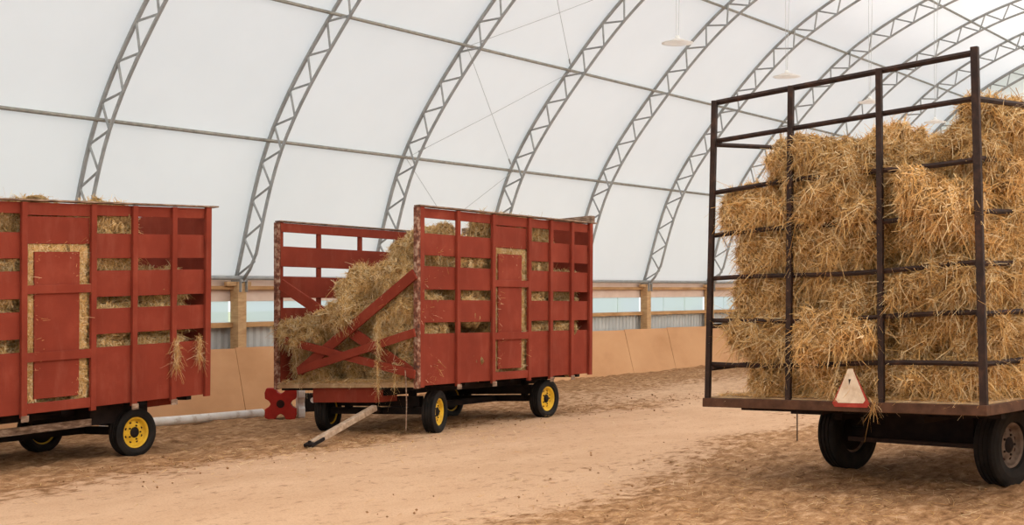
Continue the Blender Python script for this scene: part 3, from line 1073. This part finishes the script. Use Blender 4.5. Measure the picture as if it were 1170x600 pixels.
for a, b, z, yw, rl, s, cl, lab in heap:
    p = F2.m(a, max(b, 0.64), z + 0.08)
    put_bale(clumps if cl else bales_dry, p, yw, (random.uniform(-0.1, 0.1), rl), (s * 1.04, s * 1.0, s * 0.97),
             'hay bale in the spilling heap, ' + lab, 'spilling hay heap in the middle wagon', flip=False)


def loose(name, n, area, zf, mats, label, length=(0.06, 0.2), width=(0.004, 0.009), out=0.25):
    pos = np.zeros((n, 3))
    for i in range(n):
        x, y = area()
        pos[i] = (x, y, zf(x, y))
    nr = np.tile(np.array([[0, 0, 1.0]]), (n, 1))
    V, F, MI = strands(n, pos, nr, length, width, out, 0.02)
    me = np_mesh(name, V, F, MI, mats)
    o = bpy.data.objects.new(name, me); C.objects.link(o)
    tag(o, label, 'straw', None, 'stuff')
    return o


def on_deck(F, a0, a1, b0, b1):
    def f():
        p = F.m(random.uniform(a0, a1), random.uniform(b0, b1), 0.06)
        return p.x, p.y
    return f


loose('loose_straw', 2600, on_deck(F2, -0.07, 0.5, 0.05, 2.95), lambda x, y: F2.m(x - 15.55, y - 13.28, 0.06).z + random.uniform(0, 0.05), DRY,
      'thin layer of loose hay covering the front sill of the middle wagon')


# hay and twine hanging down
def hanging(name, top, length, r, n, label, mats=DRY, sway=0.02):
    V, F, MI = [], [], []
    k0 = 0
    pos = np.zeros((n, 3)); 
    for i in range(n):
        f = i / n
        pos[i] = (top.x + random.gauss(0, r) * (1 - 0.4 * f), top.y + random.gauss(0, r) * (1 - 0.4 * f), top.z - length * f)
    nr = np.tile(np.array([[0, 0, -1.0]]), (n, 1))
    V, F, MI = strands(n, pos, nr, (0.10, 0.22), (0.004, 0.008), 3.0, 0.9)
    me = np_mesh(name, V - np.array(top), F, MI, mats)
    o = bpy.data.objects.new(name, me); C.objects.link(o); o.location = top
    return tag(o, label, 'hay')


def fp(x, y, a):
    b, c = at_front(F2, x, y, a)
    return F2.m(a, b, c)


hanging('hanging_hay', fp(432, 362, -0.22), 1.2, 0.022, 260, 'long wisp of hay hanging down over the front sill of the middle wagon')
hanging('hanging_hay', fp(451, 420, -0.16), 0.42, 0.010, 40, 'short wisp of hay hanging below the front sill')
o = obj('hanging_twine', MB().tube([fp(463, 423, -0.2), fp(464, 440, -0.2), fp(464.6, 462, -0.2), fp(463.8, 492, -0.2)], 0.009, 5), M['weathered'], None, loc=fp(464, 424, -0.2))
tag(o, 'thin twine hanging from the front corner of the middle wagon to the ground', 'twine')
for (a, c, ln, lab) in ((.866 * 5.11, .30 * BH, 0.42, 'wisp of hay hanging from the low slot by the fifth stake of the left wagon'),
                        (.95 * 5.11, .31 * BH, 0.34, 'wisp of hay hanging from the low rear slot of the left wagon')):
    hanging('hanging_hay', F1.m(a, -0.09, c), ln, 0.02, 150, lab)

# hay pushed against the gate gaps
for F, who in ((F1, 'left'), (F2, 'middle')):
    a0, a1 = POST_A[2] * 5.11 + 0.06, POST_A[3] * 5.11 - 0.06
    n = 5200
    pos = np.zeros((n, 3)); pv = F.m(a0, 0.06, 1.2)
    for i in range(n):
        side = random.random()
        if side < 0.4: a, c = random.uniform(a0, a0 + 0.16), random.uniform(.06, .78) * BH
        elif side < 0.8: a, c = random.uniform(a1 - 0.20, a1), random.uniform(.05, .78) * BH
        else: a, c = random.uniform(a0, a1), random.uniform(.745, .80) * BH
        p = F.m(a, 0.03 + random.uniform(-0.02, 0.03), c)
        pos[i] = p
    nr = np.tile(np.array([[0, -1.0, 0]]), (n, 1))
    V, Fc, MI = strands(n, pos, nr, (0.05, 0.14), (0.005, 0.011), 0.3, 0.3)
    me = np_mesh('gate_straw', V - np.array(pv), Fc, MI, DRY)
    o = bpy.data.objects.new('gate_straw', me); C.objects.link(o); o.location = pv
    tag(o, 'straw packed round the gate panel of the %s red wagon' % who, 'straw', None, 'stuff')

# ------------------------------------------------------------------ jump pole and its blocks by the wall
gy = 19.35
pl0, pl1 = Vector((14.25, 19.45, 0)), Vector((17.75, 19.15, 0))
for p in (pl0, pl1): p.z = ground(p.x, p.y) + 0.09
ob = obj('jump_pole', MB().tube([pl0 + Vector((0, 0, 0.05)), pl0.lerp(pl1, 0.4) + Vector((0, 0, 0.01)), pl1], 0.082, 12), M['white'], None, True, loc=pl0)
tag(ob, 'scuffed white jump pole lying on the dirt along the plywood wall', 'pole')


def cross_block(name, c, ang, size, th, mat, label, hole=True):
    """X-shaped end block of a cavaletti"""
    t = thing(name, (c.x, c.y, c.z), label, 'block')
    h_ = size / 2
    side = [(-h_ + 0.30 * h_, h_), (-0.34 * h_, h_ * 0.98), (-0.20 * h_, h_ * 0.74), (0.0, h_ * 0.62), (0.20 * h_, h_ * 0.74), (0.34 * h_, h_ * 0.98), (h_ - 0.30 * h_, h_), (h_ * 0.98, h_ * 0.9)]
    pts = []
    for k in range(4):
        for (x_, y_) in side:
            for _ in range(k): x_, y_ = y_, -x_
            pts.append((x_, y_))
    n = len(pts)
    u = Vector((math.cos(ang), math.sin(ang), 0)); v = Vector((-math.sin(ang), math.cos(ang), 0))
    mb = MB()
    for s in (-1, 1):
        for (px_, pz_) in pts:
            mb.v.append(Vector(c) + u * px_ + v * (s * th / 2) + Vector((0, 0, pz_ + size * .5)))
    mb.f = [tuple(range(n)), tuple(range(n, 2 * n))[::-1]] + [(i, (i + 1) % n, n + (i + 1) % n, n + i) for i in range(n)]
    obj('block_body', mb, mat, t, bevel=0.012)
    if hole:
        cc = Vector(c) + Vector((0, 0, size * 0.5))
        obj('pole_socket', MB().tube([cc - v * (th / 2 + 0.006), cc - v * (th / 2 - 0.03)], size * 0.13, 16), M['hole'], t)
    return t


p = on_floor(321, 479)
va = math.atan2(-1, 0.0)
cross_block('jump_block', Vector((p.x, p.y, p.z)), YAW - PI / 2 + 0.10, 0.60, 0.22, M['bright'], 'bright red cross-shaped jump block between the two red wagons')
p = on_floor(345, 478) + Vector((0.15, 0.2, 0))
cross_block('jump_block', Vector((p.x, p.y, ground(p.x, p.y))), math.radians(45) + 0.12, 0.60, 0.13, M['white'], 'white jump block seen edge on, right of the red one', False)
p = on_floor(354, 470)
t = thing('dark_crate', p, 'dark crate with a round white spot behind the front wheel of the middle wagon', 'crate')
cr = MB().bar(p + Vector((0, 0, 0.19)) - Vector((0.14, -0.16, 0)), p + Vector((0, 0, 0.19)) + Vector((0.14, -0.16, 0)), 0.25, 0.36)
obj('crate_body', cr, M['chassis'], t, bevel=0.01)
q = p + Vector((0.05, -0.05, 0.24)); fw = Vector((math.cos(YAW + 0.1), math.sin(YAW + 0.1), 0)); q = q - fw * 0.14
obj('round_spot', MB().tube([q, q + fw * 0.05], 0.055, 16), M['white'], t)
p = on_floor(117, 494)
ob = obj('pole_rest', MB().lathe([(-0.16, 0.0), (-0.15, 0.06), (-0.05, 0.10), (0.08, 0.09), (0.15, 0.05), (0.16, 0)], Matrix.Translation(p + Vector((0, -0.2, 0.06))), 14), M['tongue'], None, True, loc=p)
tag(ob, 'rounded stone beside the left end of the white jump pole', 'stone')

# ------------------------------------------------------------------ black hay rack on the right
PR = Vector((13.13, 3.92, 0)); V3 = Vector((.78, 3.45, 0)); FW = Vector((.974, -.225, 0))
L3, W3, H3 = 5.8, 3.54, 3.49


def rack_corner(i, j, k):
    p = PR + V3 * j + FW * (L3 * i)
    z = (1.11, 4.60)[k] if j == 0 else (0.963, 4.46)[k]
    p = Vector((p.x, p.y, z + 0.024 * L3 * i))
    if k == 1:      # the uprights lean in a little at the top
        inw = V3.normalized() * (0.10 if j == 0 else -0.105)
        p += inw
    return p


F3 = Frame([[[rack_corner(i, j, k) for k in (0, 1)] for j in (0, 1)] for i in (0, 1)], L3, W3, H3)
w3 = thing('hay_rack_wagon', (PR.x + 3, PR.y + 1.5, 0), 'flatbed wagon with tall black steel rack, stacked high with straw bales', 'wagon')
POST_B = [0, .328, .668, 1.0]
RAILS = [.115, .258, .40, .55, .70, .87, 1.0]
for bi, b in enumerate(POST_B):
    y = b * W3
    mb = MB().bar(F3.m(0, y, 0.0), F3.m(0, y, H3 + (0.05 if bi == 0 else 0.02)), 0.062 if bi else 0.075, 0.062, up=(1, 0, 0))
    obj('rack_post', mb, M['rust'], w3, bevel=0.006)
for a in (0.0, 1.9, 3.8, 5.75):
    for b in (0, 1):
        if a == 0.0: continue
        mb = MB().bar(F3.m(a, b * W3, 0.0), F3.m(a, b * W3, H3 if b == 0 else 2.2), 0.062, 0.062, up=(1, 0, 0))
        obj('rack_post', mb, M['rust'], w3, bevel=0.006)
for ci, c in enumerate(RAILS):
    z = c * H3
    bend = 0.03 if ci in (1, 3) else 0.0
    pts = [F3.m(0.045, t * W3, z + 0.02 * math.sin(t * PI * 2 + ci) * (0 if ci > 4 else 1)) for t in np.linspace(0, 1, 9)]
    mb = MB()
    mb.tube(pts, 0.030 if ci < 6 else 0.034, 6)
    obj('rear_rail', mb, M['rust'], w3)
    for b in (0, 1):
        if b == 0 and ci == 6: continue
        if b == 1 and ci not in (0, 1, 5): continue
        y = b * W3 + (0.04 if b == 0 else -0.04)
        obj('side_rail', MB().tube([F3.m(0.0, y, z - (0.0 if b == 0 else 0.05)), F3.m(2.8, y, z - 0.0), F3.m(L3, y, z)], 0.030, 6), M['rust'], w3)
# bed: deck, channel edges
mb = MB(); F3.box(mb, 0.02, L3, 0.03, W3 - 0.03, -0.03, 0.02)
obj('deck', mb, M['deck'], w3)
mb = MB(); F3.box(mb, -0.04, 0.03, -0.05, W3 + 0.05, -0.10, 0.005)
obj('bed_edge', mb, M['brownsteel'], w3, bevel=0.006)
for y in (-0.05, W3 - 0.0):
    mb = MB(); F3.box(mb, 0.03, L3, y, y + 0.05, -0.10, 0.005)
    obj('bed_edge', mb, M['brownsteel'], w3, bevel=0.006)
mb = MB()
for y in (W3 * 0.36, W3 * 0.66):
    F3.box(mb, 0.9, L3 - 0.2, y - 0.05, y + 0.05, -0.30, -0.10)
obj('sill_beams', mb, M['chassis'], w3)
mb = MB()
for x in (0.5, 1.3, 2.1, 2.9, 3.7, 4.5):
    F3.box(mb, x, x + 0.08, 0.1, W3 - 0.1, -0.18, -0.10)
obj('cross_bearers', mb, M['chassis'], w3)
R3 = 0.48
ang3 = math.radians(76)
wR = wheel(w3, 15.52, 4.40, ang3, R3, 0.28, 0.255, M['dullrim'], -1, 'dusty grey rim', gz=0.0)
wL = wheel(w3, 15.84, 6.41, ang3, R3, 0.28, 0.255, M['dullrim'], 1, 'dusty grey rim', gz=0.0)
obj('axle', MB().bar(wR, wL, 0.12, 0.12), M['chassis'], w3)
mid3 = (wR + wL) / 2
obj('bolster', MB().bar(wR.lerp(wL, 0.15) + Vector((0, 0, .2)), wR.lerp(wL, 0.85) + Vector((0, 0, .2)), 0.3, 0.30), M['chassis'], w3)
obj('tie_rod', MB().bar(wR.lerp(wL, 0.08) + Vector((-0.35, 0, -0.02)), wR.lerp(wL, 0.92) + Vector((-0.35, 0, -0.06)), 0.05, 0.05), M['rust'], w3)
fR = wR + FW * 3.2; fL = wL + FW * 3.2
wheel(w3, fR.x, fR.y, ang3, R3, 0.28, 0.255, M['dullrim'], -1, 'dusty grey rim', gz=0.0)
wheel(w3, fL.x, fL.y, ang3, R3, 0.28, 0.255, M['dullrim'], 1, 'dusty grey rim', gz=0.0)
obj('axle', MB().bar(fR, fL, 0.12, 0.12), M['chassis'], w3)
obj('bolster', MB().bar(fR.lerp(fL, 0.15) + Vector((0, 0, .2)), fR.lerp(fL, 0.85) + Vector((0, 0, .2)), 0.3, 0.30), M['chassis'], w3)
obj('reach_pole', MB().bar(mid3, (fR + fL) / 2, 0.12, 0.12), M['chassis'], w3)
mb = MB(); F3.box(mb, 0.1, 0.5, W3 * .56, W3 * .68, -0.16, -0.1)
obj('rear_bracket', mb, M['chassis'], w3)
pr = F3.m(0.1, W3 * .655, -0.10)
obj('hanging_rod', MB().tube([pr, pr + Vector((0, 0, -0.36))], 0.008, 6), M['rust'], w3)

# slow-moving-vehicle triangle
bt = 0.425 * W3
t = thing('warning_triangle', F3.m(-0.07, bt, 0.0), 'faded triangular slow vehicle sign, cream centre and red border, on wagon rear', 'sign')
V3n = (F3.m(0, 1, 0) - F3.m(0, 0, 0)).normalized()


def tri_plate(w, h, cut, z0, th, off):
    """equilateral plate with trimmed corners, standing in the rear plane"""
    pts = [(-w / 2 + cut * .4, 0), (w / 2 - cut * .4, 0), (w / 2, cut * .5), (cut * .4, h), (-cut * .4, h), (-w / 2, cut * .5)]
    mb = MB()
    for s in (0, th):
        for (a, z) in pts:
            mb.v.append(F3.m(-off - s, bt + a, z0 + z))
    n = 6
    mb.f = [tuple(range(n)), tuple(range(n, 2 * n))[::-1]] + [(i, (i + 1) % n, n + (i + 1) % n, n + i) for i in range(n)]
    return mb


obj('border_plate', tri_plate(0.47, 0.40, 0.08, -0.05, 0.006, 0.052), M['sign_red'], t)
obj('centre_plate', tri_plate(0.37, 0.365, 0.07, -0.005, 0.004, 0.059), M['cream'], t, label='faded cream centre')
obj('mount_bracket', MB().bar(F3.m(-0.03, bt, -0.04), F3.m(-0.055, bt, 0.25), 0.04, 0.02, up=(1, 0, 0)), M['rust'], t)

# bales on the rack: columns across the rear, rows going forward
cols = ['left', 'centre', 'right']
lay_names = ['bottom', 'second', 'third', 'fourth', 'fifth', 'sixth', 'seventh', 'top']
ang_b = math.atan2(V3.y, V3.x)
tl = math.atan2(-0.147, 3.54)
LH = 0.478
GR = 'straw bales stacked on the black rack'
# column centre (metres from the right post), row count
col_y = {0: W3 - 0.66, 1: W3 * 0.5, 2: 0.60}
n_lay = {0: 6, 1: 6, 2: 6}
# how far each bale of the rear face pokes out (negative) or sits back, left / centre / right column
POKE = {0: (0.04, -0.08, 0.06, -0.02, -0.10, 0.04), 1: (0.04, -0.17, 0.02, -0.02, -0.17, -0.14), 2: (0.06, 0.12, -0.12, 0.12, -0.20, 0.02)}
for ci in (0, 1, 2):
    for lay in range(n_lay[ci]):
        y = col_y[ci] + random.uniform(-0.05, 0.05)
        z = 0.02 + LH * (lay + 0.5)
        x = 0.34 + POKE[ci][lay]
        sx = 1.12
        if ci == 0:
            y += (-0.20, -0.03, -0.06, -0.10, 0.03, -0.30)[lay]
            sx = (0.80, 1.10, 1.06, 1.0, 1.12, 0.55)[lay]
        if ci == 2 and lay == 4: y -= 0.12; sx = 0.9; z -= 0.1
        if ci == 0 and lay == 5: z -= 0.04
        if ci == 2 and lay == 5: z -= 0.14
        if ci == 1 and lay == 5: z -= 0.05
        put_bale(bales_base if lay == 0 else bales_gold, F3.m(x, y, z), ang_b + random.uniform(-0.09, 0.09), (random.uniform(-0.08, 0.08), -tl + random.uniform(-0.06, 0.06)),
                 (sx, random.uniform(1.0, 1.12), random.uniform(0.98, 1.08)),
                 'straw bale on the rear face of the rack, %s column, %s layer' % (cols[ci], lay_names[lay]), GR)
RW = ['two', 'three', 'four']
for r in range(1, 4):
    for lay in range(5):
        x = 0.34 + 0.56 * r
        put_bale(bales_base if lay == 0 else bales_gold, F3.m(x, 0.54 + random.uniform(-0.06, 0.06), 0.02 + LH * (lay + 0.5)), ang_b + random.uniform(-0.07, 0.07), (random.uniform(-0.05, 0.05), -tl), (1.08, 1.08, 1.04),
                 'straw bale on the rack right flank, row %s from rear, %s layer' % (RW[r - 1], lay_names[lay]), GR)
for r in range(1, 4):
    for ci, lay in ((1, 0), (1, 1), (1, 2), (1, 3), (1, 4), (1, 5), (0, 5), (0, 4)):
        if lay < 4 and r > 1: continue
        if ci == 0 and lay == 5 or (r == 1 and lay == 5): continue
        x = 0.34 + 0.56 * r
        put_bale(bales_base if lay == 0 else bales_gold, F3.m(x, col_y[ci], 0.02 + LH * (lay + 0.5)), ang_b + random.uniform(-0.05, 0.05), (0, -tl), (1.04, 1.08, 1.0),
                 'straw bale inside the rack load, %s column, row %s from rear, %s layer' % (cols[ci], RW[r - 1], lay_names[lay]), GR)
for r in range(1, 3):
    for lay in range(4):
        put_bale(bales_base if lay == 0 else bales_gold, F3.m(0.34 + 0.56 * r, col_y[0] - 0.06, 0.02 + LH * (lay + 0.5)), ang_b, (0, -tl), (0.96, 1.08, 1.0),
                 'straw bale on the rack left flank, row %s from rear, %s layer' % (RW[r - 1], lay_names[lay]), GR)
for (x, y, z, s, rot, lab) in ((0.80, W3 * 0.5 - 0.22, LH * 5.66, 0.72, 0.1, 'straw bale lying highest in the middle of the rack load'),
                               (0.95, 0.24, LH * 5.86, 1.0, PI / 2, 'topmost straw bale just beyond the right corner post'),
                               (2.0, 0.24, LH * 5.9, 1.0, PI / 2, 'topmost straw bale on the right flank, farther forward')):
    put_bale(bales_gold, F3.m(x, y, z), ang_b + rot, (0, 0), (s, 1.0, 1.0), lab, GR)

# straw on the rack deck and fallen under it
def fz(x, y): return ground(x, y) + 0.02
def deck3():
    p = F3.m(random.uniform(0.06, 0.3), random.uniform(0.05, W3 - 0.1), 0.02); return p.x, p.y
def z3(x, y):
    rel = Vector((x - PR.x, y - PR.y, 0)); b = rel.dot(V3.normalized())
    return 1.11 + 0.02 - 0.147 * b / W3 + random.uniform(0, 0.035)
loose('loose_straw', 1500, deck3, z3, STRAW, 'loose straw along the rear edge of the rack deck')
loose('loose_straw', 2600, lambda: (random.gauss(12.6, 2.6), random.gauss(5.4, 2.0)), fz, STRAW, 'straw litter scattered on the dirt behind the hay rack', (0.04, 0.13), (0.003, 0.006), 0.1)
loose('loose_straw', 1500, lambda: (random.gauss(15.0, 3.0), random.gauss(13.3, 0.9)), fz, DRY, 'hay litter scattered on the dirt beside the red wagons', (0.04, 0.12), (0.003, 0.006), 0.1)
hanging('hanging_straw', F3.m(-0.07, bt - 0.30, 0.03), 0.10, 0.03, 34, 'wisp of straw poking out right of the triangle sign', STRAW)

# clods of dirt
ico = []
mb = MB()
for i in range(900):
    if random.random() < 0.6: x, y = random.uniform(9, 24), random.gauss(6.0, 1.6)
    else: x, y = random.uniform(9, 26), random.gauss(14.2, 0.9)
    r = random.uniform(0.006, 0.022) * (1.5 if random.random() < 0.05 else 1)
    z = ground(x, y) + r * 0.3
    base = [(1, 0, 0), (0, 1, 0), (-1, 0, 0), (0, -1, 0), (0, 0, 0.8), (0, 0, -0.8)]
    vs = [(x + r * a * random.uniform(.7, 1.4), y + r * b * random.uniform(.7, 1.4), z + r * c * random.uniform(.6, 1.1)) for a, b, c in base]
    mb.add(vs, [(0, 1, 4), (1, 2, 4), (2, 3, 4), (3, 0, 4), (1, 0, 5), (2, 1, 5), (3, 2, 5), (0, 3, 5)])
M['clod'] = simple('dirt_clod', [(0.3, (0.16, 0.075, 0.03)), (0.7, (0.42, 0.22, 0.1))], 9, 0.95)
ob = obj('dirt_clods', mb, M['clod'])
tag(ob, 'small clods of dirt scattered over the arena floor', 'dirt', None, 'stuff')

# ------------------------------------------------------------------ light
w = bpy.data.worlds.new('overcast_sky'); sc.world = w; w.use_nodes = True
nt = w.node_tree
bg = nt.nodes['Background']
tc = N(nt, 'ShaderNodeTexCoord'); sep = N(nt, 'ShaderNodeSeparateXYZ')
nt.links.new(tc.outputs['Generated'], sep.inputs[0])
c = ramp(nt, sep.outputs['Z'], [(0.0, (0.90, 0.93, 0.95)), (0.25, (0.86, 0.92, 0.97)), (1.0, (0.80, 0.90, 1.0))])
nt.links.new(c, bg.inputs['Color'])
bg.inputs['Strength'].default_value = 0.92
sun = bpy.data.lights.new('sun', 'SUN'); sun.energy = 9.5; sun.angle = math.radians(2); sun.color = (1.0, 0.95, 0.88)
so = bpy.data.objects.new('sun', sun); C.objects.link(so)
so.rotation_euler = Vector((0.22, 0.85, -0.52)).to_track_quat('-Z', 'Y').to_euler()
so.location = (0, 0, 30)

# ------------------------------------------------------------------ camera
cam = bpy.data.cameras.new('camera'); co = bpy.data.objects.new('camera', cam); C.objects.link(co)
cam.sensor_width = 36; cam.lens = 1500 / 1170 * 36
cam.shift_y = 31 / 1170
co.location = (0, 0, CAM_H)
co.rotation_euler = (PI / 2, 0, YAW - PI / 2)
cam.clip_end = 500
sc.camera = co
sc.view_settings.view_transform = 'Standard'
sc.view_settings.look = 'None'
sc.view_settings.gamma = 1
sc.view_settings.use_curve_mapping = False
sc.view_settings.exposure = 0.36
